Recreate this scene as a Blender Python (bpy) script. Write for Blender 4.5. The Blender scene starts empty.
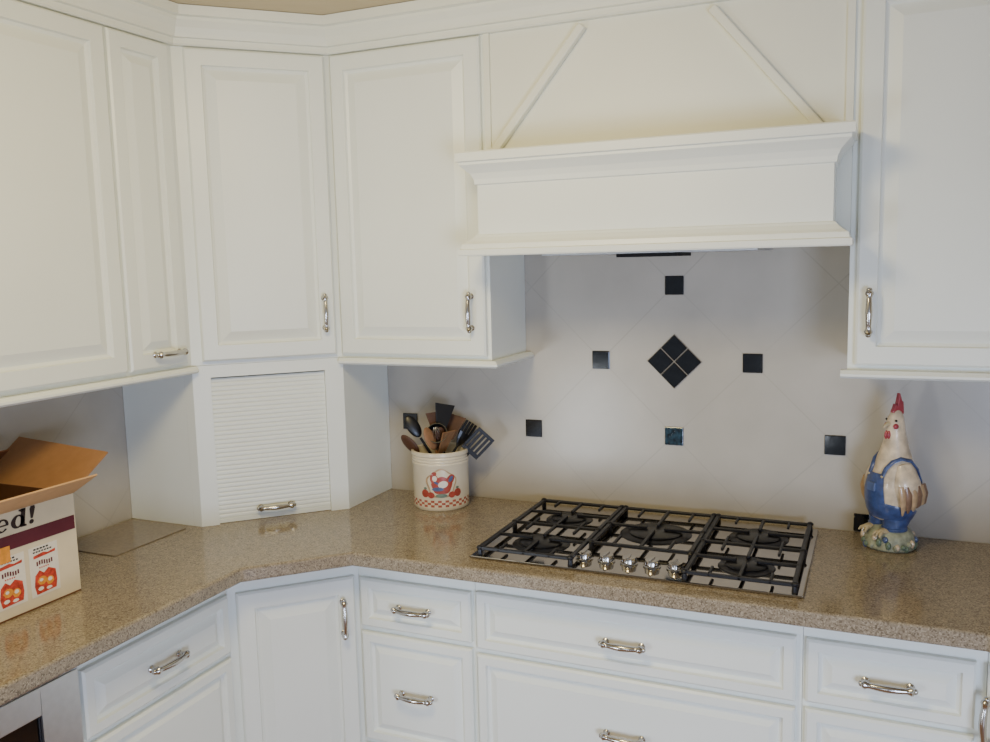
import bpy, bmesh, math, random
from mathutils import Vector, Matrix, Euler
random.seed(7)
COL = bpy.context.scene.collection
PI = math.pi
def R(a): return math.radians(a)
def lin(c):
    c = c/255.0
    return c/12.92 if c <= .04045 else ((c+.055)/1.055)**2.4
def rgb(r, g, b): return (lin(r), lin(g), lin(b), 1)

# ------------------------------------------------------------------ materials
def mat(name, col, rough=.5, metal=0.0, var=0.0, scale=20.0, coat=0.0, bump=0.0):
    m = bpy.data.materials.new(name); m.use_nodes = True
    nt = m.node_tree; b = nt.nodes['Principled BSDF']
    b.inputs['Base Color'].default_value = col
    b.inputs['Roughness'].default_value = rough
    b.inputs['Metallic'].default_value = metal
    b.inputs['Coat Weight'].default_value = coat
    if var or bump:
        tc = nt.nodes.new('ShaderNodeTexCoord'); n = nt.nodes.new('ShaderNodeTexNoise')
        n.inputs['Scale'].default_value = scale; n.inputs['Detail'].default_value = 4
        nt.links.new(tc.outputs['Object'], n.inputs['Vector'])
        if var:
            r = nt.nodes.new('ShaderNodeValToRGB')
            r.color_ramp.elements[0].position = .3; r.color_ramp.elements[1].position = .7
            r.color_ramp.elements[0].color = tuple(c*(1-var) for c in col[:3])+(1,)
            r.color_ramp.elements[1].color = tuple(min(1, c*(1+var)) for c in col[:3])+(1,)
            nt.links.new(n.outputs['Fac'], r.inputs['Fac']); nt.links.new(r.outputs['Color'], b.inputs['Base Color'])
        if bump:
            bp = nt.nodes.new('ShaderNodeBump'); bp.inputs['Strength'].default_value = bump; bp.inputs['Distance'].default_value = .002
            nt.links.new(n.outputs['Fac'], bp.inputs['Height']); nt.links.new(bp.outputs['Normal'], b.inputs['Normal'])
    return m
WHITE = mat('white_paint', rgb(234, 237, 229), .36, var=.02, scale=3)
CROWN = mat('crown_paint', rgb(232, 233, 221), .45, var=.02, scale=3)
PANELW = mat('hood_panel_paint', rgb(232, 232, 218), .45, var=.02, scale=3)
CEIL = mat('ceiling_paint', rgb(204, 188, 154), .9, var=.03, scale=8)
NICKEL = mat('brushed_nickel', rgb(190, 186, 180), .2, 1.0)
STEEL = mat('stainless_steel', rgb(186, 180, 172), .07, 1.0, var=.03, scale=60)
STEELD = mat('oven_stainless', rgb(204, 206, 210), .35, 1.0, var=.04, scale=60)
IRON = mat('cast_iron', rgb(15, 15, 23), .42, var=.1, scale=200)
CAP = mat('burner_cap', rgb(15, 15, 21), .35)
ALU = mat('burner_alloy', rgb(44, 44, 50), .35, .6)
BLACKGL = mat('black_glass', rgb(10, 10, 12), .08, coat=.5)
ACCENT = mat('dark_glazed_tile', rgb(12, 14, 18), .09, var=.5, scale=55, coat=.3, bump=.05)
ACCENTB = mat('dark_relief_tile', rgb(28, 50, 62), .10, coat=.3, var=.95, scale=75, bump=.38)
GROUTL = mat('pale_grout', rgb(132, 126, 118), .8, var=.05, scale=60)
DARKIN = mat('dark_void', rgb(20, 19, 18), .9)
TOE = mat('toe_kick_paint', rgb(150, 150, 148), .6)
CERAM = mat('cream_glaze', rgb(222, 210, 184), .25, coat=.4, var=.05, scale=14)
REDG = mat('red_glaze', rgb(164, 70, 58), .25, coat=.4, var=.2, scale=60)
REDCH = mat('faded_red_glaze', rgb(178, 96, 80), .25, coat=.4, var=.15, scale=60)
BLUEG = mat('blue_glaze', rgb(78, 94, 134), .3, coat=.3, var=.2, scale=50)
TANG = mat('tan_glaze', rgb(178, 148, 112), .3, coat=.3, var=.18, scale=60)
YELG = mat('yellow_glaze', rgb(180, 164, 130), .35, coat=.2, var=.15, scale=60)
GREENG = mat('green_glaze', rgb(104, 122, 104), .4, var=.25, scale=60)
WHITEG = mat('white_glaze', rgb(228, 220, 206), .3, coat=.3, var=.08, scale=30)
BLACKP = mat('black_nylon', rgb(16, 16, 20), .35)
WOODL = mat('light_wood', rgb(146, 106, 72), .6, var=.2, scale=40)
WOODD = mat('dark_wood', rgb(80, 50, 32), .55, var=.25, scale=40)
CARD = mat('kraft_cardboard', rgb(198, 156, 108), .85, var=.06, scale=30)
CARDM = mat('kraft_cardboard_shade', rgb(160, 116, 76), .88, var=.06, scale=30)  # same kraft; shadow on the end flap's inner face mixed into the colour
CARDIN = mat('cardboard_inside_shaded', rgb(104, 66, 38), .9, var=.08, scale=30)  # same kraft darkened further: shade inside the box painted into its colour
CREAMP = mat('cream_print', rgb(222, 206, 172), .6, var=.04, scale=20)
MAROON = mat('maroon_print', rgb(92, 28, 42), .55, var=.08, scale=20)
INK = mat('black_ink', rgb(20, 16, 20), .5)
BROWNINK = mat('dark_brown_ink', rgb(46, 26, 22), .5)
REDP = mat('red_print', rgb(188, 62, 42), .5, var=.4, scale=110)
ORANGEP = mat('orange_print', rgb(226, 148, 52), .5, var=.15, scale=80)
WHITEP = mat('white_print', rgb(232, 222, 204), .5, var=.04, scale=80)
DENIM = mat('denim_blue_glaze', rgb(56, 74, 120), .35, coat=.3, var=.35, scale=45, bump=.5)
COMBR = mat('comb_red_glaze', rgb(158, 56, 68), .3, coat=.4, var=.15, scale=60)
FEATH = mat('feather_cream_glaze', rgb(200, 182, 156), .35, coat=.3, var=.34, scale=34, bump=.8)
TAILM = mat('tail_brown_glaze', rgb(124, 96, 76), .35, coat=.3, var=.3, scale=40)
NAVY = mat('navy_glaze', rgb(28, 32, 54), .3, coat=.3)
MOSS = mat('mossy_base_glaze', rgb(146, 150, 130), .5, var=.45, scale=55, bump=1.0)
BOARDM = mat('brown_board', rgb(136, 124, 108), .16, var=.15, scale=120)

def stone_mat():
    m = bpy.data.materials.new('speckled_stone'); m.use_nodes = True
    nt = m.node_tree; b = nt.nodes['Principled BSDF']
    tc = nt.nodes.new('ShaderNodeTexCoord')
    v = nt.nodes.new('ShaderNodeTexVoronoi'); v.inputs['Scale'].default_value = 310
    nt.links.new(tc.outputs['Object'], v.inputs['Vector'])
    r = nt.nodes.new('ShaderNodeValToRGB')
    sep = nt.nodes.new('ShaderNodeSeparateColor')
    nt.links.new(v.outputs['Color'], sep.inputs['Color']); nt.links.new(sep.outputs[0], r.inputs['Fac'])
    cr = r.color_ramp; cr.interpolation = 'CONSTANT'
    cr.elements[0].position = 0; cr.elements[0].color = rgb(80, 69, 56)
    cr.elements[1].position = .14; cr.elements[1].color = rgb(140, 128, 109)
    for p, c in ((.38, rgb(154, 141, 121)), (.62, rgb(130, 118, 99)), (.80, rgb(178, 166, 145)), (.93, rgb(103, 91, 75))):
        e = cr.elements.new(p); e.color = c
    n = nt.nodes.new('ShaderNodeTexNoise'); n.inputs['Scale'].default_value = 50; n.inputs['Detail'].default_value = 5
    nt.links.new(tc.outputs['Object'], n.inputs['Vector'])
    r2 = nt.nodes.new('ShaderNodeValToRGB')
    r2.color_ramp.elements[0].position = .35; r2.color_ramp.elements[0].color = rgb(130, 117, 98)
    r2.color_ramp.elements[1].position = .65; r2.color_ramp.elements[1].color = rgb(154, 141, 121)
    nt.links.new(n.outputs['Fac'], r2.inputs['Fac'])
    mx = nt.nodes.new('ShaderNodeMix'); mx.data_type = 'RGBA'; mx.inputs[0].default_value = .4
    nt.links.new(r.outputs['Color'], mx.inputs[6]); nt.links.new(r2.outputs['Color'], mx.inputs[7])
    nt.links.new(mx.outputs[2], b.inputs['Base Color'])
    b.inputs['Roughness'].default_value = .14
    return m
STONE = stone_mat()

D, ZC = .245, 1.422
def tile_mat(name, axis, col):
    m = bpy.data.materials.new(name); m.use_nodes = True
    nt = m.node_tree; b = nt.nodes['Principled BSDF']; L = nt.links.new
    tc = nt.nodes.new('ShaderNodeTexCoord'); s = nt.nodes.new('ShaderNodeSeparateXYZ'); L(tc.outputs['Object'], s.inputs[0])
    def M(op, a, c):
        n = nt.nodes.new('ShaderNodeMath'); n.operation = op
        for i, q in enumerate((a, c)):
            if q is None: continue
            if isinstance(q, (int, float)): n.inputs[i].default_value = q
            else: L(q, n.inputs[i])
        return n.outputs[0]
    h = s.outputs[0 if axis == 'x' else 1]
    z = M('SUBTRACT', s.outputs[2], ZC)
    lines = []
    for op in ('ADD', 'SUBTRACT'):
        t = M(op, h, z); t = M('DIVIDE', t, D); t = M('SUBTRACT', t, 1); t = M('DIVIDE', t, 2)
        f = M('FRACT', M('ADD', t, 100.0), None); f = M('SUBTRACT', f, .5); f = M('ABSOLUTE', f, None)
        lines.append(f)
    mxv = M('MAXIMUM', lines[0], lines[1])
    g = M('GREATER_THAN', mxv, .4940)
    n = nt.nodes.new('ShaderNodeTexNoise'); n.inputs['Scale'].default_value = 5; n.inputs['Detail'].default_value = 6
    L(tc.outputs['Object'], n.inputs['Vector'])
    r = nt.nodes.new('ShaderNodeValToRGB'); r.color_ramp.elements[0].position = .3; r.color_ramp.elements[1].position = .7
    r.color_ramp.elements[0].color = tuple(c*.92 for c in col[:3])+(1,); r.color_ramp.elements[1].color = tuple(min(1, c*1.06) for c in col[:3])+(1,)
    L(n.outputs['Fac'], r.inputs['Fac'])
    mix = nt.nodes.new('ShaderNodeMix'); mix.data_type = 'RGBA'
    L(g, mix.inputs[0]); L(r.outputs['Color'], mix.inputs[6]); mix.inputs[7].default_value = tuple(c*.91 for c in col[:3])+(1,)
    L(mix.outputs[2], b.inputs['Base Color'])
    b.inputs['Roughness'].default_value = .27
    bp = nt.nodes.new('ShaderNodeBump'); bp.invert = True; bp.inputs['Strength'].default_value = .12; bp.inputs['Distance'].default_value = .002
    L(g, bp.inputs['Height']); L(bp.outputs['Normal'], b.inputs['Normal'])
    return m
TILEX = tile_mat('diagonal_wall_tile_back', 'x', rgb(180, 173, 161))
TILEY = tile_mat('diagonal_wall_tile_side', 'y', rgb(180, 173, 161))
FLOORM = mat('floor_wood', rgb(150, 110, 76), .45, var=.2, scale=6)
PAINTW = mat('wall_paint', rgb(214, 206, 188), .9, var=.02, scale=5)

# ------------------------------------------------------------------ mesh building
class MB:
    def __init__(s): s.v = []; s.f = []; s.m = []
    def add(s, vs, fs, mi=0):
        o = len(s.v); s.v += [tuple(p) for p in vs]
        s.f += [tuple(i+o for i in f) for f in fs]; s.m += [mi]*len(fs)
        return s
    def box(s, x0, x1, y0, y1, z0, z1, mi=0):
        vs = [(x, y, z) for z in (z0, z1) for y in (y0, y1) for x in (x0, x1)]
        return s.add(vs, [(0, 2, 3, 1), (4, 5, 7, 6), (0, 1, 5, 4), (2, 6, 7, 3), (0, 4, 6, 2), (1, 3, 7, 5)], mi)
    def prism(s, poly, z0, z1, mi=0):
        n = len(poly); vs = [(x, y, z0) for x, y in poly]+[(x, y, z1) for x, y in poly]
        fs = [tuple(range(n))[::-1], tuple(range(n, 2*n))]+[(i, (i+1) % n, n+(i+1) % n, n+i) for i in range(n)]
        return s.add(vs, fs, mi)
    def slab(s, out, x0, x1, mi=0):          # outline in (y, z), thick along x
        n = len(out); vs = [(x0, y, z) for y, z in out]+[(x1, y, z) for y, z in out]
        return s.add(vs, [tuple(range(n))[::-1], tuple(range(n, 2*n))]+[(i, (i+1) % n, n+(i+1) % n, n+i) for i in range(n)], mi)
    def tube(s, pts, rad, n=10, mi=0, flat=1.0, ref=None):
        pts = [Vector(p) for p in pts]; N = len(pts)
        if not hasattr(rad, '__len__'): rad = [rad]*N
        vs = []; fs = []
        for i, p in enumerate(pts):
            t = (pts[min(i+1, N-1)]-pts[max(i-1, 0)]).normalized()
            if ref is None:
                ref = Vector((0, 0, 1)) if abs(t.z) < .9 else Vector((0, 1, 0))
            ref = Vector(ref)
            a = (ref-t*ref.dot(t)).normalized(); ref = a; c = t.cross(a)
            for k in range(n):
                q = 2*PI*k/n; vs.append(p+a*math.cos(q)*rad[i]*flat+c*math.sin(q)*rad[i])
        for i in range(N-1):
            for k in range(n):
                fs.append((i*n+k, i*n+(k+1) % n, (i+1)*n+(k+1) % n, (i+1)*n+k))
        fs.append(tuple(range(n))[::-1]); fs.append(tuple((N-1)*n+k for k in range(n)))
        return s.add(vs, fs, mi)
    def loft(s, secs, n=28, mi=0, cap=True):
        vs = []; fs = []; N = len(secs)
        for (z, cx, cy, rx, ry) in secs:
            for k in range(n):
                q = 2*PI*k/n; vs.append((cx+rx*math.cos(q), cy+ry*math.sin(q), z))
        for i in range(N-1):
            for k in range(n): fs.append((i*n+k, i*n+(k+1) % n, (i+1)*n+(k+1) % n, (i+1)*n+k))
        if cap: fs.append(tuple(range(n))[::-1]); fs.append(tuple((N-1)*n+k for k in range(n)))
        return s.add(vs, fs, mi)
    def lathe(s, prof, n=40, c=(0, 0, 0), mi=0, mifn=None):
        vs = []; N = len(prof)
        for r, z in prof:
            for k in range(n):
                q = 2*PI*k/n; vs.append((c[0]+r*math.cos(q), c[1]+r*math.sin(q), c[2]+z))
        o = len(s.v); s.v += vs
        for i in range(N-1):
            for k in range(n):
                s.f.append((o+i*n+k, o+i*n+(k+1) % n, o+(i+1)*n+(k+1) % n, o+(i+1)*n+k)); s.m.append(mifn(i, k) if mifn else mi)
        return s
    def ell(s, c, r, n=18, m=12, mi=0, rot=None):
        vs = []; fs = []
        for i in range(m+1):
            t = PI*i/m
            for k in range(n):
                q = 2*PI*k/n; p = Vector((r[0]*math.sin(t)*math.cos(q), r[1]*math.sin(t)*math.sin(q), r[2]*math.cos(t)))
                if rot: p.rotate(rot)
                vs.append(p+Vector(c))
        for i in range(m):
            for k in range(n): fs.append((i*n+k, (i+1)*n+k, (i+1)*n+(k+1) % n, i*n+(k+1) % n))
        return s.add(vs, fs, mi)
    def sweep(s, path, prof, mi=0):
        P = [Vector(p) for p in path]; n = len(P); vs = []; fs = []
        def off(i, d):
            def nr(a, b):
                t = (b-a).normalized(); return Vector((t.y, -t.x))
            if i == 0: return P[0]+nr(P[0], P[1])*d
            if i == n-1: return P[-1]+nr(P[-2], P[-1])*d
            a = nr(P[i-1], P[i]); b = nr(P[i], P[i+1]); m = (a+b).normalized()
            return P[i]+m*(d/m.dot(a))
        k = len(prof)
        for i in range(n):
            for d, z in prof:
                q = off(i, d); vs.append((q.x, q.y, z))
        for i in range(n-1):
            for j in range(k): fs.append((i*k+j, i*k+(j+1) % k, (i+1)*k+(j+1) % k, (i+1)*k+j))
        fs.append(tuple(range(k))); fs.append(tuple((n-1)*k+j for j in range(k))[::-1])
        return s.add(vs, fs, mi)
    def build(s, name, mats, parent=None, loc=(0, 0, 0), rot=(0, 0, 0), smooth=False, bevel=0):
        me = bpy.data.meshes.new(name); me.from_pydata(s.v, [], s.f)
        if not isinstance(mats, (list, tuple)): mats = [mats]
        for m in mats: me.materials.append(m)
        for p, i in zip(me.polygons, s.m): p.material_index = i
        bm = bmesh.new(); bm.from_mesh(me)
        bmesh.ops.remove_doubles(bm, verts=bm.verts, dist=1e-6)
        bmesh.ops.recalc_face_normals(bm, faces=bm.faces); bm.to_mesh(me); bm.free()
        if smooth:
            for p in me.polygons: p.use_smooth = True
            try: me.set_sharp_from_angle(angle=R(40))
            except Exception: pass
        return link(name, me, parent, loc, rot, bevel)
def link(name, me, parent=None, loc=(0, 0, 0), rot=(0, 0, 0), bevel=0):
    o = bpy.data.objects.new(name, me); COL.objects.link(o); o.parent = parent; o.location = loc; o.rotation_euler = rot
    if bevel:
        b = o.modifiers.new('edge', 'BEVEL'); b.width = bevel; b.segments = 2; b.limit_method = 'ANGLE'; b.angle_limit = R(40)
    return o
def thing(name, label, cat, loc=(0, 0, 0), rz=0, group=None):
    o = bpy.data.objects.new(name, None); COL.objects.link(o); o.location = loc; o.rotation_euler = (0, 0, rz); o.empty_display_size = .05
    return tag(o, label, cat, group)
def tag(o, label, cat, group=None):
    o['label'] = label; o['category'] = cat
    if group: o['group'] = group
    return o
def structure(o): o['kind'] = 'structure'; return o

# ------------------------------------------------------------------ room
XL, XR = -1.723, 1.760
ZCE = 2.546
structure(MB().box(XL-.1, XR+.1, 0, .1, 0, ZCE).build('wall_back', TILEX))
structure(MB().box(XL-.1, XL, -4.6, 0, 0, ZCE).build('wall_left', TILEY))
structure(MB().box(XR, XR+.1, -2.2, 0, 0, ZCE).build('wall_right', PAINTW))
structure(MB().box(XL-.1, XR+.1, -4.6, .1, -.1, 0).build('floor', FLOORM))
structure(MB().box(XL-.1, XR+.1, -4.6, .1, ZCE+.001, 2.65).build('ceiling', CEIL))

# ------------------------------------------------------------------ handle (shared mesh): bow pull with turned ends, along x, outward -y
def handle_mesh():
    b = MB(); L = .118; h = L/2
    pts = []; rad = []
    for i in range(25):
        t = -1+2*i/24; x = t*h
        y = -.021-.010*(1-t*t)
        a = abs(t)
        r = .0060+.0028*(1-a)
        if a > .70: r = .0054+.0058*math.sin(PI*min(1, (a-.70)/.30))
        pts.append((x, y, 0)); rad.append(r)
    b.tube(pts, rad, 10)
    for sx in (-1, 1):
        b.tube([(sx*h*.84, 0, 0), (sx*h*.84, -.003, 0), (sx*h*.84, -.006, 0), (sx*h*.84, -.022, 0)], [.0095, .0095, .0062, .0058], 10)
        b.ell((sx*h*1.0, -.021, 0), (.0065, .0075, .0075), 10, 8)
    o = b.build('handle', NICKEL, smooth=True); me = o.data; bpy.data.objects.remove(o); return me
HM = handle_mesh()
def handle(parent, x, z, vert=False, y=-.02):
    return link('handle', HM, parent, (x, y, z), (0, PI/2 if vert else 0, 0))

def panel_mb(w, h, fr=.05, bev=.032, t=.02):
    b = MB(); rings = [(0, 0), (0, -t+.005), (.006, -t), (fr, -t), (fr+.003, -t+.009), (fr+.011, -t+.0135), (fr+.011+bev, -t+.0015)]
    vs = []; fs = []
    for i, y in rings: vs += [(i, y, i), (w-i, y, i), (w-i, y, h-i), (i, y, h-i)]
    for k in range(len(rings)-1):
        for j in range(4): fs.append((k*4+j, k*4+(j+1) % 4, k*4+4+(j+1) % 4, k*4+4+j))
    fs.append((0, 3, 2, 1)); e = (len(rings)-1)*4; fs.append((e, e+1, e+2, e+3))
    return b.add(vs, fs)
def door(parent, x0, x1, z0, z1, hx=None, hz=None, vert=True, fr=.05, bev=.032):
    o = panel_mb(x1-x0, z1-z0, fr, bev).build('door', WHITE, parent, (x0, 0, z0))
    if hx is not None: handle(o, hx-x0, hz-z0, vert)
    return o
def drawer(parent, x0, x1, z0, z1, h=True, fr=.028, bev=.022):
    o = panel_mb(x1-x0, z1-z0, fr, bev).build('drawer', WHITE, parent, (x0, 0, z0))
    if h: handle(o, (x1-x0)/2, (z1-z0)/2)
    return o

# ------------------------------------------------------------------ upper cabinets
UZ0, UZ1 = 1.446, 2.460            # carcass
RZ = 1.424                          # bottom of light rail
DZ0, DZ1 = 1.459-UZ0, 2.432-UZ0
def rail_prof(z0, z1): return [(0, z0), (.022, z0), (.030, z0+.006), (.030, z0+.012), (.024, z0+.018), (.021, z1), (0, z1)]
FX = -1.416; FY = -.295
AX, AY = FX, -.640; BX, BY = FX+.345, FY
GAP = .0008
UD = FX-XL-.0015
c = thing('wall_cabinet', 'tall wide white wall cabinet nearest the camera on left wall, above the cardboard box', 'cabinet', (FX, -1.62, UZ0), PI/2)
w = .710
MB().box(0, w, 0, UD, 0, UZ1-UZ0).build('body', WHITE, c)
MB().sweep([(0, 0), (w, 0)], rail_prof(RZ-UZ0, -.0005)).build('light_rail', WHITE, c)
door(c, .02, .706, DZ0, DZ1)
c = thing('wall_cabinet', 'narrow white wall cabinet with a horizontal pull, beside the corner cabinet', 'cabinet', (FX, -.909, UZ0), PI/2)
w = abs(-.909-AY)-.0005
MB().box(0, w, 0, UD, 0, UZ1-UZ0).build('body', WHITE, c)
MB().sweep([(0, 0), (w, 0)], rail_prof(RZ-UZ0, -.0005)).build('light_rail', WHITE, c)
door(c, .006, .238, DZ0, DZ1, .148, .055, False, fr=.045, bev=.026)
S2 = math.sqrt(.5)
def to_local(pts, o, a):
    out = []
    for x, y in pts:
        dx, dy = x-o[0], y-o[1]; out.append((dx*math.cos(a)+dy*math.sin(a), -dx*math.sin(a)+dy*math.cos(a)))
    return out
pent = [(AX, AY), (BX, BY), (BX, -.002), (XL+.002, -.002), (XL+.002, AY)]
LD = math.hypot(BX-AX, BY-AY)
c = thing('corner_wall_cabinet', 'white angled corner wall cabinet above the roll-up appliance garage', 'cabinet', (AX, AY, UZ0), PI/4)
MB().prism(to_local(pent, (AX, AY), PI/4), 0, UZ1-UZ0).build('body', WHITE, c)
door(c, .034, LD-.022, DZ0, DZ1, LD-.058, 1.60-UZ0, True)
# appliance garage
c = thing('appliance_garage', 'white appliance garage with roll-up slatted door on counter in corner', 'appliance garage', (AX, AY, .9145), PI/4)
hgt = UZ0-.9145-.001
pl = to_local(pent, (AX, AY), PI/4)
sx0, sx1 = .056, LD-.062; FT = .024
b = MB()
b.prism([(0, 0), (sx0, 0), (sx0, FT), (-FT, FT)], 0, hgt); b.prism([(sx1, 0), (LD, 0), (LD+FT, FT), (sx1, FT)], 0, hgt); b.box(sx0, sx1, 0, FT, hgt-.040, hgt)
b.build('face_frame', WHITE, c)
for i, j in ((1, 2), (4, 0)):
    p, q = Vector(pl[i]), Vector(pl[j]); t = (q-p).normalized(); nn = Vector((t.y, -t.x)); o_ = FT/S2+.0002
    if i == 1:
        p = p+t*o_; poly_ = [p, q, q-nn*.016, p-nn*.016+t*.016]
    else:
        q = q-t*o_; poly_ = [p, q, q-nn*.016-t*.016, p-nn*.016]
    MB().prism([tuple(k) for k in poly_], 0, hgt).build('side_panel', WHITE, c)
b = MB(); ns = 32; z0 = .014; z1 = hgt-.045; st = (z1-z0)/ns; prof = []
TY = .018
for i in range(ns):
    for k in range(6):
        f = k/6; prof.append((TY-.0022*math.sin(PI*f)**.5, z0+(i+f)*st))
prof.append((TY, z1)); vs = []; fs = []
for y, z in prof: vs += [(sx0+.0003, y, z), (sx1-.0003, y, z)]
for i in range(len(prof)-1): fs.append((2*i, 2*i+1, 2*i+3, 2*i+2))
b.add(vs, fs); b.box(sx0+.0003, sx1-.0003, TY-.004, TY+.006, .001, z0)
tb = b.build('tambour_door', WHITE, c)
handle(tb, (sx0+sx1)/2, .040, False, TY-.0025)
X1 = -.514; X2 = .526
c = thing('wall_cabinet', 'white wall cabinet between the angled corner cabinet and range hood', 'cabinet', (BX+GAP, FY, UZ0))
w = X1-BX-GAP
MB().box(0, w, 0, .293, 0, UZ1-UZ0).build('body', WHITE, c)
MB().sweep([(0, 0), (w, 0), (w, .290)], rail_prof(RZ-UZ0, -.0005)).build('light_rail', WHITE, c)
door(c, .010, w-.012, DZ0, DZ1, w-.012-.045, 1.60-UZ0, True)
c = thing('wall_cabinet', 'white wall cabinet right of the range hood, above the rooster figurine', 'cabinet', (X2+GAP, FY, UZ0))
w = .56
MB().box(0, w, 0, .293, 0, UZ1-UZ0).build('body', WHITE, c)
MB().sweep([(-.016, 0), (w, 0)], rail_prof(RZ-UZ0, -.0005)).build('light_rail', WHITE, c)
door(c, .018, w-.02, DZ0, DZ1, .050, 1.60-UZ0, True)
b = MB()
b.sweep([(FX, -1.62), (FX, AY), (BX, BY), (X2+.56, FY)],
        [(.0003, 2.437), (.017, 2.437), (.021, 2.442), (.021, 2.457), (.032, 2.459), (.034, 2.469), (.040, 2.486), (.052, 2.505), (.052, 2.514), (.066, 2.517), (.067, 2.545), (.0003, 2.545)])
structure(b.build('trim_1', CROWN))

# ------------------------------------------------------------------ range hood
c = thing('range_hood', 'white wooden mantel range hood over the gas cooktop', 'range hood', (.006, 0, 1.773))
zz = -1.773
hw = (X2-X1)/2
MB().box(-hw+.0003, hw+.0003, -.2945, -.002, .02, 2.544+zz).build('back_panel', PANELW, c)
MB().box(-hw+.0003, -hw+.018, -.304, -.2946, .31, 2.4366+zz).build('panel_stile', PANELW, c)
MB().box(hw-.018, hw+.0005, -.304, -.2946, .31, 2.4366+zz).build('panel_stile', PANELW, c)
for (xa, xb) in ((-.512, -.205), (.462, .160)):
    p = Vector((xa, 2.060+zz)); q = Vector((xb, 2.421+zz)); t = (q-p).normalized(); nn = Vector((-t.y, t.x))*.012
    vs = [(k.x, y, k.y) for y in (-.2946, -.320) for k in (p-nn, q-nn, q+nn, p+nn)]
    m = MB(); m.add(vs, [(0, 1, 2, 3), (7, 6, 5, 4), (0, 4, 5, 1), (1, 5, 6, 2), (2, 6, 7, 3), (3, 7, 4, 0)])
    m.build('diagonal_strip', PANELW, c, bevel=.004)
b = MB(); bw = .484
path = [(-bw, -.316), (-bw, -.452), (bw, -.452), (bw, -.316)]
b.sweep(path, [(-.02, 0), (.044, 0), (.046, .004), (.046, .018), (.040, .021), (.037, .034), (.024, .042), (.010, .054), (.006, .060), (0, .062), (0, .203), (.006, .206), (.008, .220), (.016, .236), (.030, .250), (.040, .259), (.040, .266), (.048, .269), (.048, .292), (.044, .296), (-.02, .296)])
b.box(-bw+.01, bw-.01, -.445, -.2946, .004, .295)
b.build('mantel', WHITE, c)
MB().box(-.30, .30, -.42, -.06, -.004, .018).build('vent_insert', STEELD, c)
MB().box(-.085, .085, -.400, -.20, -.014, -.0045).build('vent_filter', DARKIN, c)

# ------------------------------------------------------------------ base cabinets
CT = .872
BYF = -.600; BXF = -1.123
def base_body(c, w, d=.592):
    MB().box(0, w, 0, d, .10, CT-.001).build('body', WHITE, c)
    MB().box(0, w, .07, d, 0, .0995).build('toe_kick', TOE, c)
c = thing('base_cabinet', 'white drawer base cabinet between the built-in oven and angled corner cabinet', 'cabinet', (BXF, -1.4105, 0), PI/2)
base_body(c, .534)
drawer(c, .010, .520, .642, .815); drawer(c, .010, .520, .13, .624)
a0 = (BXF, -.875); b0 = (-.848, -.600)
c = thing('corner_base_cabinet', 'white angled corner base cabinet with one door below the appliance garage', 'cabinet', (a0[0], a0[1], 0), PI/4)
pp = to_local([a0, b0, (b0[0], -.003), (XL+.003, -.003), (XL+.003, a0[1])], a0, PI/4)
MB().prism(pp, .10, CT-.001).build('body', WHITE, c)
pp2 = to_local([(a0[0]-.05, a0[1]), (b0[0], b0[1]+.05), (b0[0], -.003), (XL+.003, -.003), (XL+.003, a0[1])], a0, PI/4)
MB().prism(pp2, 0, .0995).build('toe_kick', TOE, c)
ld = math.hypot(b0[0]-a0[0], b0[1]-a0[1])
door(c, .024, ld-.016, .13, .812, ld-.056, .690, True)
c = thing('base_cabinet', 'white narrow three-drawer base cabinet left of the wide drawers', 'cabinet', (-.847, BYF, 0))
base_body(c, .396)
for z0, z1 in ((.655, .808), (.286, .636), (.12, .268)): drawer(c, .014, .387, z0, z1)
c = thing('base_cabinet', 'widest white drawer base cabinet directly under the gas cooktop', 'cabinet', (-.450, BYF, 0))
base_body(c, .899)
for z0, z1 in ((.643, .813), (.305, .625), (.12, .288)): drawer(c, .007, .884, z0, z1)
c = thing('base_cabinet', 'white drawer base cabinet right of the wide drawers, below the rooster figurine', 'cabinet', (.450, BYF, 0))
base_body(c, .402)
for z0, z1 in ((.648, .812), (.12, .630)): drawer(c, .008, .379, z0, z1)
a1 = (.853, -.600); b1 = (1.128, -.875)
c = thing('corner_base_cabinet', 'white angled base cabinet at the right edge, cut off by the frame', 'cabinet', (a1[0], a1[1], 0), -PI/4)
pr = to_local([a1, b1, (XR-.003, b1[1]), (XR-.003, -.003), (a1[0], -.003)], a1, -PI/4)
MB().prism(pr, .10, CT-.001).build('body', WHITE, c)
pr = to_local([(a1[0], a1[1]+.05), (b1[0]+.05, b1[1]), (XR-.003, b1[1]), (XR-.003, -.003), (a1[0], -.003)], a1, -PI/4)
MB().prism(pr, 0, .0995).build('toe_kick', TOE, c)
door(c, .012, ld-.022, .13, .812, .034, .685, True)
c = thing('oven', 'stainless steel built-in oven with black glass window under the left counter', 'oven', (BXF, -2.02, 0), PI/2)
w = .608
MB().box(0, w, 0, .57, .10, CT-.001).build('body', STEELD, c)
MB().box(0, w, .07, .57, 0, .0995).build('toe_kick', TOE, c)
b = MB(); zt = .832; gx0, gx1, gz0, gz1 = .12, w-.105, .30, .765
b.box(.003, gx0, -.022, -.0005, .14, zt); b.box(gx1, w-.003, -.022, -.0005, .14, zt); b.box(gx0, gx1, -.022, -.0005, gz1, zt); b.box(gx0, gx1, -.022, -.0005, .14, gz0)
b.build('door_frame', STEELD, c, bevel=.002)
MB().box(gx0, gx1, -.012, -.0005, gz0, gz1).build('glass', BLACKGL, c)

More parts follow.
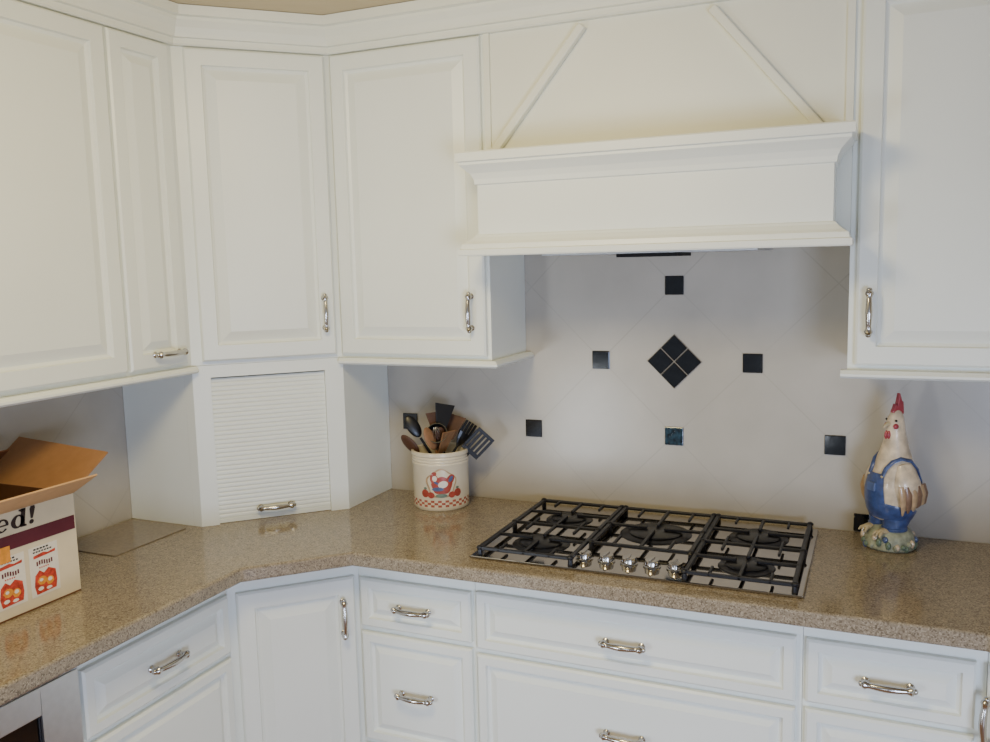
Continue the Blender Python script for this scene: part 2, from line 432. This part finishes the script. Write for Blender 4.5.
# ------------------------------------------------------------------ countertop
poly = [(XL+.001, -2.03), (BXF+.095, -2.03), (-1.028, -.919), (-.804, -.695), (.838, -.695), (1.062, -.919), (XR-.001, -.919), (XR-.001, -.001), (XL+.001, -.001)]
ct = MB().prism(poly, CT, .914).build('countertop', STONE, bevel=.007)
ct.modifiers['edge'].segments = 3
tag(ct, 'speckled tan stone countertop wrapping the corner with an angled front', 'countertop')

# flat board lying on the left counter
def rrect(x0, x1, y0, y1, r, n=6):
    pts = []
    for cx_, cy_, s_ in ((x1-r, y1-r, 0), (x0+r, y1-r, 90), (x0+r, y0+r, 180), (x1-r, y0+r, 270)):
        for i in range(n+1):
            a = R(s_+90*i/n); pts.append((cx_+r*math.cos(a), cy_+r*math.sin(a)))
    return pts
bd = MB().prism(rrect(-.125, .125, -.150, .150, .012), 0, .0032).build('cutting_board', BOARDM, None, (-1.580, -.815, .9144), bevel=.001)
tag(bd, 'thin flat brown board lying on the counter between box and appliance garage', 'board')

# ------------------------------------------------------------------ accent tiles
def acc(x, z, label, m=ACCENT, s=.030, hz=None):
    hz = hz or s
    o = MB().box(-s, s, -.006, -.0006, -hz, hz).build('accent_tile', m, None, (x, 0, z), bevel=.002)
    return tag(o, label, 'tile', 'dark accent tiles on the backsplash')
acc(0, ZC+D, 'dark square accent tile just below the range hood, topmost on the backsplash')
acc(-D, ZC, 'dark square accent tile immediately left of the diamond medallion')
acc(D, ZC, 'dark square accent tile immediately right of the diamond medallion')
acc(-2*D, ZC-D, 'dark square accent tile between the utensil crock and the diamond medallion')
acc(0, ZC-D, 'dark accent tile with bluish relief, below the diamond medallion above the cooktop', ACCENTB)
acc(2*D, ZC-D, 'dark square accent tile just left of the rooster figurine head')
acc(-4*D, ZC-D, 'dark square accent tile behind the utensils, nearest the appliance garage')
acc(.578, .9425, 'dark accent tile low on the wall, touching the counter beside the rooster base', hz=.027)
c = thing('accent_medallion', 'diamond medallion of four dark glossy tiles in the middle of the backsplash', 'tile', (0, 0, ZC))
MB().box(-.063, .063, -.003, -.0006, -.063, .063).build('backing', GROUTL, c, rot=(0, PI/4, 0))
for i in (-1, 1):
    for j in (-1, 1):
        x, z = i*.0315, j*.0315
        MB().box(-.0298, .0298, -.007, -.0032, -.0298, .0298).build('tile', ACCENT, c, ((x+z)*S2, 0, (z-x)*S2), (0, PI/4, 0), bevel=.002)

# ------------------------------------------------------------------ cooktop
YB, YFc = -.042, -.622
cy = (YB+YFc)/2; hd = (YB-YFc)/2
c = thing('cooktop', 'five-burner stainless gas cooktop with black grates set in the counter', 'cooktop', (-.003, cy, .9143))
MB().box(-.453, .453, -hd, hd, 0, .007).build('steel_top', STEEL, c, bevel=.003)
def burner(x, y, r):
    b = MB(); b.lathe([(r*1.35, .0072), (r*1.3, .010), (r*1.1, .011), (r*1.05, .013), (0, .013)], 28, (x, y, 0))
    o = b.build('burner', ALU, c, smooth=True)
    m = MB(); m.lathe([(r*1.0, .0132), (r*1.03, .016), (r*.95, .019), (0, .020)], 28, (x, y, 0)); m.build('burner_cap', CAP, o, smooth=True)
Y = lambda y: y-cy
burner(-.295, Y(-.195), .056); burner(-.295, Y(-.455), .064); burner(0, Y(-.250), .080); burner(.295, Y(-.195), .064); burner(.295, Y(-.455), .056)
def grate(x0, x1, y0, y1, centers):
    b = MB(); t = .0046; za, zb = .0202, .0295
    bar = lambda xa, xb, ya, yb_: b.box(min(xa, xb), max(xa, xb), min(ya, yb_), max(ya, yb_), za, zb)
    bar(x0, x1, y0, y0+2.6*t); bar(x0, x1, y1-2.6*t, y1); bar(x0, x0+2.6*t, y0, y1); bar(x1-2.6*t, x1, y0, y1)
    n = len(centers)
    if n == 2:
        ym = (centers[0][1]+centers[1][1])/2; bar(x0, x1, ym-t, ym+t)
    for (cx_, cyy) in centers:
        ya = y0; yb_ = y1
        if n == 2:
            if cyy < ym: yb_ = ym
            else: ya = ym
        r = .026
        bar(x0, cx_-r, cyy-t, cyy+t); bar(cx_+r, x1, cyy-t, cyy+t); bar(cx_-t, cx_+t, ya, cyy-r); bar(cx_-t, cx_+t, cyy+r, yb_)
        for sx in (-1, 1):
            xx = cx_+sx*(x1-x0)*.27
            bar(xx-t*.8, xx+t*.8, ya, ya+(cyy-ya)*.45); bar(xx-t*.8, xx+t*.8, yb_-(yb_-cyy)*.45, yb_)
    for x in (x0+t, x1-t):
        for y in (y0+t, (y0+y1)/2, y1-t): b.lathe([(.008, .0072), (.0065, .024)], 10, (x, y, 0)); b.ell((x, y, .027), (.010, .010, .007), 10, 8)
    b.build('grate', IRON, c, bevel=.002)
grate(-.435, -.152, Y(-.602), Y(-.060), [(-.295, Y(-.455)), (-.295, Y(-.195))])
grate(-.148, .148, Y(-.450), Y(-.060), [(0, Y(-.250))])
grate(.152, .435, Y(-.602), Y(-.060), [(.295, Y(-.455)), (.295, Y(-.195))])
for i in range(5):
    x = -.008+(i-2)*.064
    b = MB(); b.lathe([(.0245, .0072), (.0245, .010), (.021, .012), (.020, .023), (.0185, .026), (0, .027)], 24, (0, 0, 0))
    b.box(-.003, .003, -.018, .018, .026, .030)
    b.build('knob', NICKEL, c, (x, Y(-.535), 0), (0, 0, R(random.uniform(-8, 8))), smooth=True)

# ------------------------------------------------------------------ utensil crock
CAM = Vector((.5957, -2.807, 1.7502))
jc = Vector((-.790, -.138, .9146))
fa = math.atan2(-2.672, 1.388)          # picture side turned to the room
c = thing('utensil_crock', 'cream ceramic crock with red hen picture and red checks holding utensils', 'crock', jc, fa)
JR = .097
prof = [(0, 0), (.093, 0), (JR-.0005, .004), (JR-.0002, .014), (JR-.0002, .022), (JR-.0002, .030), (JR, .038), (JR, .154), (JR+.0016, .157), (JR+.0016, .161), (JR-.0006, .164), (JR+.0016, .167), (JR+.0016, .171), (JR-.0006, .174), (JR+.0016, .177), (JR+.0016, .181), (JR-.0006, .184), (JR+.0040, .189), (JR+.0040, .199), (JR, .202), (.091, .200), (.089, .183), (.088, .012), (0, .012)]
b = MB(); b.lathe(prof, 96, mifn=lambda i, k: 1 if (i in (3, 4, 5) and ((k//2)+i) % 2 == 0) else 0)
b.build('jar', [CERAM, REDCH, TANG], c, smooth=True)
b = MB()
def patch(out, off, mi):
    n = len(out); cx_ = sum(p[0] for p in out)/n; cz_ = sum(p[1] for p in out)/n
    r = JR+off; vs = []; fs = []; rings = (1, .75, .5, .25)
    for q in rings:
        for s_, t_ in out:
            s2 = cx_+(s_-cx_)*q; t2 = cz_+(t_-cz_)*q; a = s2/JR
            vs.append((r*math.cos(a), r*math.sin(a), t2))
    a = cx_/JR; vs.append((r*math.cos(a), r*math.sin(a), cz_))
    for k in range(len(rings)-1):
        for j in range(n): fs.append((k*n+j, k*n+(j+1) % n, (k+1)*n+(j+1) % n, (k+1)*n+j))
    k = len(rings)-1
    for j in range(n): fs.append((k*n+j, k*n+(j+1) % n, len(vs)-1))
    b.add(vs, fs, mi)
def circ(cx_, cz_, rx, rz, n=24, rot=0, wob=0.0):
    out = []
    for i in range(n):
        a = 2*PI*i/n; q = 1+wob*math.sin(5*a)
        out.append((cx_+q*(rx*math.cos(a)*math.cos(rot)-rz*math.sin(a)*math.sin(rot)), cz_+q*(rx*math.cos(a)*math.sin(rot)+rz*math.sin(a)*math.cos(rot))))
    return out
patch(circ(0, .096, .053, .050, 40, wob=.07), .0006, 1)
patch(circ(.001, .097, .047, .044, 40, wob=.07), .0009, 6)
patch(circ(.002, .090, .036, .030, 30, wob=.06), .0012, 0)
patch(circ(-.024, .112, .014, .020, rot=.3), .0013, 0)
patch(circ(.030, .108, .013, .022, rot=-.6), .0013, 0)
patch(circ(.006, .094, .017, .012, rot=.2), .0016, 2)
patch(circ(-.012, .078, .020, .007), .0017, 3)
patch(circ(.033, .112, .006, .012, rot=-.6), .0018, 3)
patch(circ(-.022, .115, .008, .010), .0016, 2)
patch(circ(-.024, .132, .009, .006), .0016, 0)
patch(circ(-.017, .100, .009, .004, rot=-.5), .0019, 3)
for s_ in (-.058, .058):
    patch(circ(s_, .062, .014, .014), .0012, 0); patch(circ(s_*.98, .080, .006, .004), .0014, 5)
patch(circ(-.036, .057, .012, .011), .0015, 0); patch(circ(.036, .057, .012, .011), .0015, 0); patch(circ(0, .055, .020, .007), .0015, 5)
b.build('hen_emblem', [REDG, TANG, WHITEG, BLUEG, YELG, GREENG, CERAM], c)

# utensils : local axis +z, head at the top
rgt = Vector((.888, .46, 0)); fwd = Vector((-.46, .888, 0))
def utensil(name, label, tilt, depth, L, head, m, hm, spin=0, bo=0.0, bf=0.0):
    lean = rgt*math.sin(R(tilt))+fwd*math.sin(R(depth)); ax = Vector((lean.x, lean.y, math.sqrt(max(.05, 1-lean.length_squared)))).normalized()
    hd_ = Vector((lean.x, lean.y, 0)); base = Vector(jc)+Vector((0, 0, .016))
    if hd_.length > .01: base -= hd_.normalized()*min(.066, .115*hd_.length/.5)
    base += rgt*bo+fwd*bf
    q = Vector((0, 0, 1)).rotation_difference(ax)
    face = Matrix(((rgt.x, fwd.x, 0), (rgt.y, fwd.y, 0), (0, 0, 1))).to_quaternion()
    o = thing(name, label, 'utensil', base, 0, 'cooking utensils in the crock')
    o.rotation_mode = 'QUATERNION'; o.rotation_quaternion = q @ face
    hl = L-.09 if head != 'whisk' else L-.11
    MB().tube([(0, 0, 0), (0, 0, .02), (0, 0, hl*.5), (0, 0, hl)], [.006, .0075, .0065, .0045], 10, flat=.8).build('handle', m, o, smooth=True)
    b = MB()
    if head == 'turner':
        w0, w1 = .020, .037; z0, z1 = hl-.004, L
        vs = [(-w0, -.002, z0+.012), (-w0*.4, -.002, z0), (w0*.4, -.002, z0), (w0, -.002, z0+.012), (w1, -.004, z1), (-w1, -.004, z1)]
        vs2 = [(x, y+.004, z) for x, y, z in vs]; b.add(vs+vs2, [(0, 1, 2, 3, 4, 5), (11, 10, 9, 8, 7, 6)]+[(i, (i+1) % 6, 6+(i+1) % 6, 6+i) for i in range(6)])
        b.build('blade', hm, o, rot=(0, 0, spin), bevel=.001)
    elif head == 'slotted':
        z0, z1 = hl-.004, L
        b.box(-.036, .036, -.002, .002, z0, z0+.016); b.box(-.036, .036, -.002, .002, z1-.012, z1)
        for k in range(5):
            x = -.0315+k*.01575; b.box(x-.0052, x+.0052, -.002, .002, z0+.0158, z1-.0118)
        b.build('blade', hm, o, rot=(0, 0, spin), bevel=.001)
    elif head == 'spoon':
        b.ell((0, 0, L-.042), (.023, .007, .044), 18, 12)
        b.build('bowl', hm, o, rot=(0, 0, spin), smooth=True)
    elif head == 'fork':
        b.tube([(0, 0, hl-.006), (0, 0, hl+.02), (0, 0, hl+.046)], [.006, .020, .026], 12, flat=.25, ref=(0, 1, 0))
        for k in range(4):
            x = -.019+k*.0127; b.box(x-.0042, x+.0042, -.003, .003, hl+.044, L)
        b.build('tines', hm, o, rot=(0, 0, spin))
    elif head == 'ladle':
        b.lathe([(.004, -.028), (.022, -.022), (.034, -.006), (.036, .010), (.034, .010), (.031, -.004), (.020, -.018), (0, -.023)], 20)
        b.build('bowl', hm, o, (0, -.026, L-.055), (R(65), 0, spin), smooth=True)
    elif head == 'whisk':
        for k in range(5):
            a = PI*k/5; pts = []
            for i in range(17):
                t = i/16
                z = hl-.005+.115*math.sin(PI*t)**.9 if 0 < t < 1 else hl-.005
                xx = .026*math.cos(PI*t)*math.sin(PI*t)**.5 if 0 < t < 1 else .003*(1 if t == 0 else -1)
                pts.append((xx*math.cos(a), xx*math.sin(a), z))
            b.tube(pts, .0015, 6)
        b.build('wire_loops', hm, o, smooth=True)
utensil('slotted_turner', 'black slotted turner leaning lowest to the right out of the crock', 44, -4, .330, 'slotted', BLACKP, BLACKP, bf=-.02)
utensil('turner', 'solid black turner standing tallest in the crock', 11, 8, .345, 'turner', BLACKP, BLACKP, .35, bf=.01)
utensil('wooden_spoon', 'light wooden spoon leaning left over the crock rim', -22, -10, .290, 'spoon', WOODL, WOODL, .8, bf=-.02)
utensil('wooden_spoon', 'dark brown wooden spoon leaning furthest left in the crock', -40, 0, .305, 'spoon', WOODD, WOODD, -.6)
utensil('serving_spoon', 'black nylon serving spoon at the back left of the crock', -31, 8, .345, 'spoon', BLACKP, BLACKP, .2, bf=.02)
utensil('wooden_spatula', 'tan wooden spatula between the two black turners in the crock', 19, -12, .270, 'turner', WOODL, WOODL, .9, bf=-.01)
utensil('whisk', 'steel wire whisk near the middle of the crock', -10, -16, .280, 'whisk', NICKEL, NICKEL, bf=-.01)
utensil('turner', 'dark wooden turner at the back middle of the crock', -8, 14, .320, 'turner', WOODD, WOODD, .3, bf=.01)
utensil('serving_fork', 'black serving fork with tines leaning right behind the slotted turner', 34, 8, .320, 'fork', BLACKP, BLACKP, .3, bf=.02)
utensil('ladle', 'black ladle with round bowl at the left middle of the crock', -17, 4, .305, 'ladle', BLACKP, BLACKP, .1)
utensil('spatula', 'dark brown spatula at the back right, behind the tallest black turner', 22, 13, .320, 'turner', WOODD, WOODD, -.4, bf=.02)
utensil('wooden_spoon', 'short dark wooden spoon at front centre of the crock', 5, -10, .265, 'spoon', WOODD, WOODD, .2, bf=-.01)

# ------------------------------------------------------------------ rooster figurine
c = thing('rooster_figurine', 'ceramic rooster figurine in blue overalls standing on the counter', 'figurine', (.645, -.118, .9146), R(-50))
b = MB()
b.loft([(0, 0, 0, .068, .064), (.005, 0, 0, .073, .070), (.022, 0, 0, .071, .068), (.040, .002, 0, .066, .062), (.054, .002, 0, .058, .054), (.064, 0, 0, .042, .040), (.068, 0, 0, .012, .010)], 40)
bs = b.build('base', MOSS, c, smooth=True)
b = MB()
for k in range(34):
    a = 2*PI*k/34+random.uniform(-.08, .08); z = random.uniform(.008, .040); r = .072-.22*max(0, z-.026)
    b.ell((r*math.cos(a)*.98, r*math.sin(a)*.94, z), (.008, .008, random.uniform(.008, .013)), 8, 6, mi=(0, 1, 2, 0, 3)[k % 5])
b.build('leaf_tufts', [GREENG, MOSS, FEATH, BLUEG], bs, smooth=True)
BODY = [(.080, 0, .004, .040, .036), (.088, 0, .004, .056, .050), (.110, .001, .004, .066, .061), (.145, .003, .004, .074, .069), (.178, .006, .003, .075, .071), (.210, .010, .001, .068, .065), (.245, .014, -.001, .055, .053), (.280, .018, -.004, .042, .041), (.310, .021, -.006, .032, .033), (.340, .023, -.008, .025, .028), (.362, .024, -.010, .022, .026), (.382, .024, -.010, .018, .022), (.396, .024, -.009, .012, .015), (.405, .024, -.009, .004, .005)]
MB().loft(BODY, 36).build('body', FEATH, c, smooth=True)
def sec(z):
    z = min(max(z, BODY[0][0]), BODY[-1][0])
    for i in range(len(BODY)-1):
        a, d = BODY[i], BODY[i+1]
        if a[0] <= z <= d[0]:
            f = (z-a[0])/(d[0]-a[0]); return [a[k]+(d[k]-a[k])*f for k in range(5)]
def bp(u, z, off=.003):
    s_ = sec(z); return (s_[1]+(s_[3]+off)*math.sin(u), s_[2]-(s_[4]+off)*math.cos(u), z)
b = MB()
vs = []; fs = []; NU, NZ = 40, 7
for j in range(NZ+1):
    for i in range(NU):
        u = -PI+2*PI*i/NU
        top = .126+.018*math.cos(u); z = .084+(top-.084)*j/NZ
        e_ = .004 if 0 < j < NZ else (-.004 if j == 0 else .0012)
        vs.append(bp(u, z, e_))
for j in range(NZ):
    for i in range(NU): fs.append((j*NU+i, j*NU+(i+1) % NU, (j+1)*NU+(i+1) % NU, (j+1)*NU+i))
b.add(vs, fs)
for s in (-1, 1):      # trouser legs with turned-up cuffs
    b.loft([(.056, s*.027, -.006, .026, .028), (.057, s*.027, -.006, .033, .036), (.065, s*.027, -.006, .033, .036), (.067, s*.027, -.005, .031, .034), (.083, s*.026, 0, .034, .040), (.100, s*.024, .003, .037, .047)], 22)
vs = []; fs = []
for j in range(9):
    z = .130+.094*j/8; wd_ = .58-.14*j/8
    for i in range(11): vs.append(bp(-wd_+2*wd_*i/10, z, .0036))
for j in range(8):
    for i in range(10): fs.append((j*11+i, j*11+i+1, j*11+12+i, j*11+11+i))
b.add(vs, fs)
for s in (-1, 1):
    b.tube([bp(s*u, z) for u, z in ((.38, .219), (.46, .240), (.74, .260), (1.2, .270), (1.8, .262), (2.2, .238), (2.5, .196), (2.65, .122))], .0070, 8, flat=.55)
ov = b.build('overalls', DENIM, c, smooth=True)
for s in (-1, 1):
    p = bp(s*.38, .217, .005); MB().ell(p, (.004, .0035, .004), 10, 8).build('button', YELG, ov, smooth=True)
p = bp(0, .185, .004); MB().box(p[0]-.015, p[0]+.015, p[1]-.003, p[1]+.004, .172, .197).build('pocket', BLUEG, ov, bevel=.002)
for s in (-1, 1):
    b = MB()
    b.ell((s*.028, -.038, .056), (.015, .026, .009), 14, 10)
    for k in (-1, 0, 1): b.tube([(s*.028+k*.005, -.052, .056), (s*.029+k*.011, -.064, .051), (s*.029+k*.014, -.070, .044)], [.006, .005, .002], 8)
    b.build('foot', YELG, c, smooth=True)
    b = MB()          # wing hanging close against the body
    def wp(u, z, off): return bp(s*u, z, off)
    vs = []; fs = []; NI, NJ = 10, 10
    for j in range(NJ+1):
        f = j/NJ; z = .250-.130*f; wid = .60*math.sin(PI*min(1, .18+.74*f))**.7
        for i in range(NI+1):
            g = -1+2*i/NI; u = 1.40+.22*f+wid*g
            vs.append(wp(u, z+.006*(1-g*g)-.010*f*abs(g), .002+.014*(1-g*g)**.5*(math.sin(PI*min(1, .12+.85*f)))))
    for j in range(NJ):
        for i in range(NI): fs.append((j*(NI+1)+i, j*(NI+1)+i+1, (j+1)*(NI+1)+i+1, (j+1)*(NI+1)+i))
    b.add(vs, fs, 0)
    for k in range(6):
        u = 1.12+.19*k
        b.tube([wp(u, .196, .010), wp(u+.04, .170, .013), wp(u+.08, .140, .012), wp(u+.11, .110+.007*k, .010)], [.010, .012, .010, .003], 8, flat=.5, mi=(2, 1, 2, 1, 2, 1)[k], ref=(1, 0, 0))
    b.build('wing', [FEATH, TAILM, TANG], c, smooth=True)
HX = .024
out = [(-.022, .386), (-.025, .398), (-.020, .406), (-.016, .420), (-.010, .414), (-.003, .450), (.005, .426), (.009, .426), (.011, .408), (.012, .392), (.006, .384)]
MB().slab(out, HX-.007, HX+.007).build('comb', COMBR, c, bevel=.005)
b = MB()
b.ell((HX-.004, -.037, .332), (.005, .006, .013), 12, 10); b.ell((HX+.005, -.036, .333), (.005, .006, .012), 12, 10)
for s in (-1, 1): b.ell((HX+s*.0175, -.024, .358), (.006, .009, .008), 12, 10)
b.build('wattle', COMBR, c, smooth=True)
MB().tube([(HX, -.028, .364), (HX, -.037, .363), (HX, -.046, .359), (HX, -.052, .353)], [.009, .007, .0045, .001], 12).build('beak', YELG, c, smooth=True)
for s in (-1, 1):
    MB().ell((HX+s*.0188, -.025, .374), (.003, .0035, .0035), 12, 8).build('eye', INK, c, smooth=True)
b = MB()
for k in range(7):
    a = (k-3)*.15; h = .215-abs(k-3)*.012
    pts = []; rad = []
    for i in range(8):
        t = i/7; d = .050+.060*t-.012*t*t; z = .150+(h-.150)*math.sin(PI*.55*t)*1.2-.030*max(0, t-.7)
        pts.append((math.sin(a)*d*1.2, math.cos(a)*d*.80, z)); rad.append(.012*math.sin(PI*(.25+.72*t)))
    b.tube(pts, rad, 8, flat=.5, mi=k % 3)
b.build('tail', [TAILM, NAVY, TANG], c, smooth=True)

# ------------------------------------------------------------------ cardboard box
bx0, bx1, by0, by1, bz, bt = -1.690, -1.325, -1.640, -1.200, .9146, 1.183
c = thing('cardboard_box', 'open printed cardboard box with raised flaps on the left counter', 'box', ((bx0+bx1)/2, (by0+by1)/2, bz))
ox, oy = (bx0+bx1)/2, (by0+by1)/2; hx, hy, hh = (bx1-bx0)/2, (by1-by0)/2, bt-bz; t = .004
b = MB()
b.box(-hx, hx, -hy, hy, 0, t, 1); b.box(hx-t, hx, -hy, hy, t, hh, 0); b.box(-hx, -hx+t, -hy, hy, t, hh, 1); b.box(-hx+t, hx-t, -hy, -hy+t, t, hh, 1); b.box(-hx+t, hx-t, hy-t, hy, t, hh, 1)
b.build('shell', [CREAMP, CARDIN], c)
def flap(p, q, d, m, skew=(0, 0, 0)):
    p, q, d, k = Vector(p), Vector(q), Vector(d), Vector(skew); nrm = (q-p).cross(d).normalized()*.004
    e2 = (q-p).normalized()*.004
    vs = [p, q, q+d-e2+k, p+d+e2]; vs = vs+[v+nrm for v in vs]
    mb = MB(); mb.add(vs, [(0, 1, 2, 3), (7, 6, 5, 4), (0, 4, 5, 1), (1, 5, 6, 2), (2, 6, 7, 3), (3, 7, 4, 0)]); return mb.build('flap', m, c)
flap((hx, -hy, hh), (hx, hy, hh), (.096, 0, .056), CARD)
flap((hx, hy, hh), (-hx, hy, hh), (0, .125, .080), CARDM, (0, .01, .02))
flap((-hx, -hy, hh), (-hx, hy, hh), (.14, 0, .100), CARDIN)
flap((-hx, -hy, hh), (hx, -hy, hh), (0, -.10, .07), CARD)
def fp(name, y0, y1, z0, z1, m, parent, off=.0006, th=.0006):
    return MB().box(hx+off, hx+off+th, y0-oy, y1-oy, z0-bz, z1-bz).build(name, m, parent)
fp('printed_stripe', by0+.006, by1-.004, 1.086, 1.122, MAROON, c)
for (ya, yb_) in ((-1.345, -1.262), (-1.440, -1.358), (-1.536, -1.453)):
    cd = fp('picture_card', ya, yb_, .944, 1.072, WHITEP, c)
    m = MB(); ym_ = (ya+yb_)/2-oy; X = hx+.0016
    bag = [(-.029, .948), (.029, .951), (.033, .972), (.030, 1.002), (.034, 1.054), (.012, 1.050), (-.002, 1.054), (-.030, 1.050), (-.029, 1.000), (-.033, .970)]
    m.slab([(ym_+y, z-bz) for y, z in bag], X, X+.0003, 1)
    m.slab([(ym_+y, z-bz) for y, z in ((-.029, .998), (-.016, 1.010), (-.004, 1.000), (.010, 1.010), (.0302, 1.000), (.033, .973), (.029, .952), (-.028, .949), (-.033, .971))], X+.0004, X+.0006, 0)
    m.slab([(ym_+y, z-bz) for y, z in ((-.030, 1.0495), (-.002, 1.0535), (.012, 1.0495), (.0338, 1.0535), (.0332, 1.046), (-.0298, 1.042))], X+.0004, X+.0006, 0)
    for (dy, dz, ry, rz, mi, lv) in ((-.010, .982, .013, .011, 2, 2), (.012, .976, .011, .011, 2, 2), (.012, .979, .006, .005, 1, 3), (-.013, .984, .005, .004, 1, 3), (-.016, .962, .008, .005, 1, 2), (.008, .958, .008, .004, 1, 2)):
        m.slab([(ym_+dy+ry*math.cos(2*PI*i/14)*(1+.15*math.sin(3*i)), dz-bz+rz*math.sin(2*PI*i/14)) for i in range(14)], X+.0003*lv, X+.0003*lv+.0002, mi)
    for j in range(7): m.box(X+.0004, X+.0006, ym_-.023+j*.007, ym_-.0185+j*.007, 1.022-bz+.002*math.sin(j), 1.033-bz+.002*math.sin(j), 4)
    for j in range(5): m.box(X+.0004, X+.0006, ym_-.016+j*.006, ym_-.0125+j*.006, 1.014-bz, 1.0175-bz, 0)
    for j in range(7): m.box(X, X+.0003, ym_-.030+j*.008, ym_-.0245+j*.008, 1.0565-bz, 1.060-bz, 3)
    for j in range(5): m.box(X, X+.0003, ym_-.028+j*.009, ym_-.0215+j*.009, 1.0635-bz, 1.0675-bz, 3)
    m.build('picture', [REDP, WHITEP, ORANGEP, INK, MAROON], cd)
fp('price_label', -1.462, -1.396, 1.058, 1.098, ORANGEP, c, .0034)
# bold slanted serif lettering "ed!"
b = MB(); X = hx+.0010; X2_ = X+.0005; zb_ = 1.134-bz
def ringarc(yc, zc, ro, ri, a0_, a1_, sh=0.0, n=36):
    vs = []; fs = []
    for i in range(n+1):
        a = R(a0_+(a1_-a0_)*i/n)
        vs.append((X2_, yc+ro[0]*math.cos(a), zc+ro[1]*math.sin(a))); vs.append((X2_, yc+sh+ri[0]*math.cos(a), zc+ri[1]*math.sin(a)))
    for i in range(n): fs.append((2*i, 2*i+1, 2*i+3, 2*i+2))
    b.add(vs, fs)
ye = -1.426-oy
ringarc(ye, zb_+.0205, (.0225, .0215), (.0100, .0165), 0, 325, .003)
b.box(X, X2_, ye-.010, ye+.0215, zb_+.0183, zb_+.0230)
yd_ = -1.375-oy
ringarc(yd_, zb_+.0205, (.0215, .0215), (.0090, .0160), 0, 360, .002)
b.box(X, X2_, yd_+.0095, yd_+.0235, zb_, zb_+.058)
b.slab([(yd_+.001, zb_+.0575), (yd_+.001, zb_+.0530), (yd_+.012, zb_+.048), (yd_+.0235, zb_+.058)], X, X2_)
b.slab([(yd_+.012, zb_-.001), (yd_+.030, zb_-.001), (yd_+.030, zb_+.004), (yd_+.020, zb_+.007)], X, X2_)
yx = -1.329-oy
b.slab([(yx-.0035, zb_+.018), (yx+.0035, zb_+.018), (yx+.009, zb_+.050), (yx+.0065, zb_+.058), (yx-.0065, zb_+.058), (yx-.009, zb_+.050)], X, X2_)
b.slab([(yx+.0072*math.cos(2*PI*i/18), zb_+.0070+.0072*math.sin(2*PI*i/18)) for i in range(18)], X, X2_)
b.v = [(x, -1.314-oy+(y-(-1.314-oy))*.86+.12*(z-zb_-.02), zb_+(z-zb_)*.76) for x, y, z in b.v]
b.build('lettering', BROWNINK, c)

# ------------------------------------------------------------------ camera
f_px = 875.0; yaw, pit, rol = .4129, .1223, -.0241
F = Vector((-math.sin(yaw)*math.cos(pit), math.cos(yaw)*math.cos(pit), -math.sin(pit)))
R0 = Vector((math.cos(yaw), math.sin(yaw), 0)); U0 = R0.cross(F)
Rv = R0*math.cos(rol)+U0*math.sin(rol); Uv = -R0*math.sin(rol)+U0*math.cos(rol)
cd = bpy.data.cameras.new('camera'); co = bpy.data.objects.new('camera', cd); COL.objects.link(co)
cd.sensor_width = 36; cd.lens = f_px/990*36; cd.clip_start = .05
co.matrix_world = Matrix(((Rv.x, Uv.x, -F.x, CAM.x), (Rv.y, Uv.y, -F.y, CAM.y), (Rv.z, Uv.z, -F.z, CAM.z), (0, 0, 0, 1)))
bpy.context.scene.camera = co

# ------------------------------------------------------------------ light
def area(name, loc, target, size, power, col, sy=None, spread=180):
    l = bpy.data.lights.new(name, 'AREA'); l.energy = power; l.color = col; l.size = size; l.spread = R(spread)
    if sy: l.shape = 'RECTANGLE'; l.size_y = sy
    o = bpy.data.objects.new(name, l); COL.objects.link(o); o.location = loc
    o.rotation_euler = (Vector(target)-Vector(loc)).to_track_quat('-Z', 'Y').to_euler(); return o
area('ceiling_lamp', (-.35, -1.75, 2.48), (-.50, -1.2, 1.3), .5, 28, (1, .82, .42))
area('window_light', (2.0, -3.8, .80), (-.2, -.5, .45), 1.1, 40, (.58, .70, 1), None, 120)
area('patio_door_light', (-1.50, -3.7, .46), (-.42, 0, 1.0), .36, 11, (.84, .92, 1), .80, 110)
area('hall_window_light', (.1, -4.4, .9), (.3, 0, 1.0), .35, 8, (.82, .90, 1), 1.2)
wd = bpy.data.worlds.new('world'); bpy.context.scene.world = wd; wd.use_nodes = True
bg = wd.node_tree.nodes['Background']; bg.inputs[0].default_value = (.78, .86, 1, 1); bg.inputs[1].default_value = .34
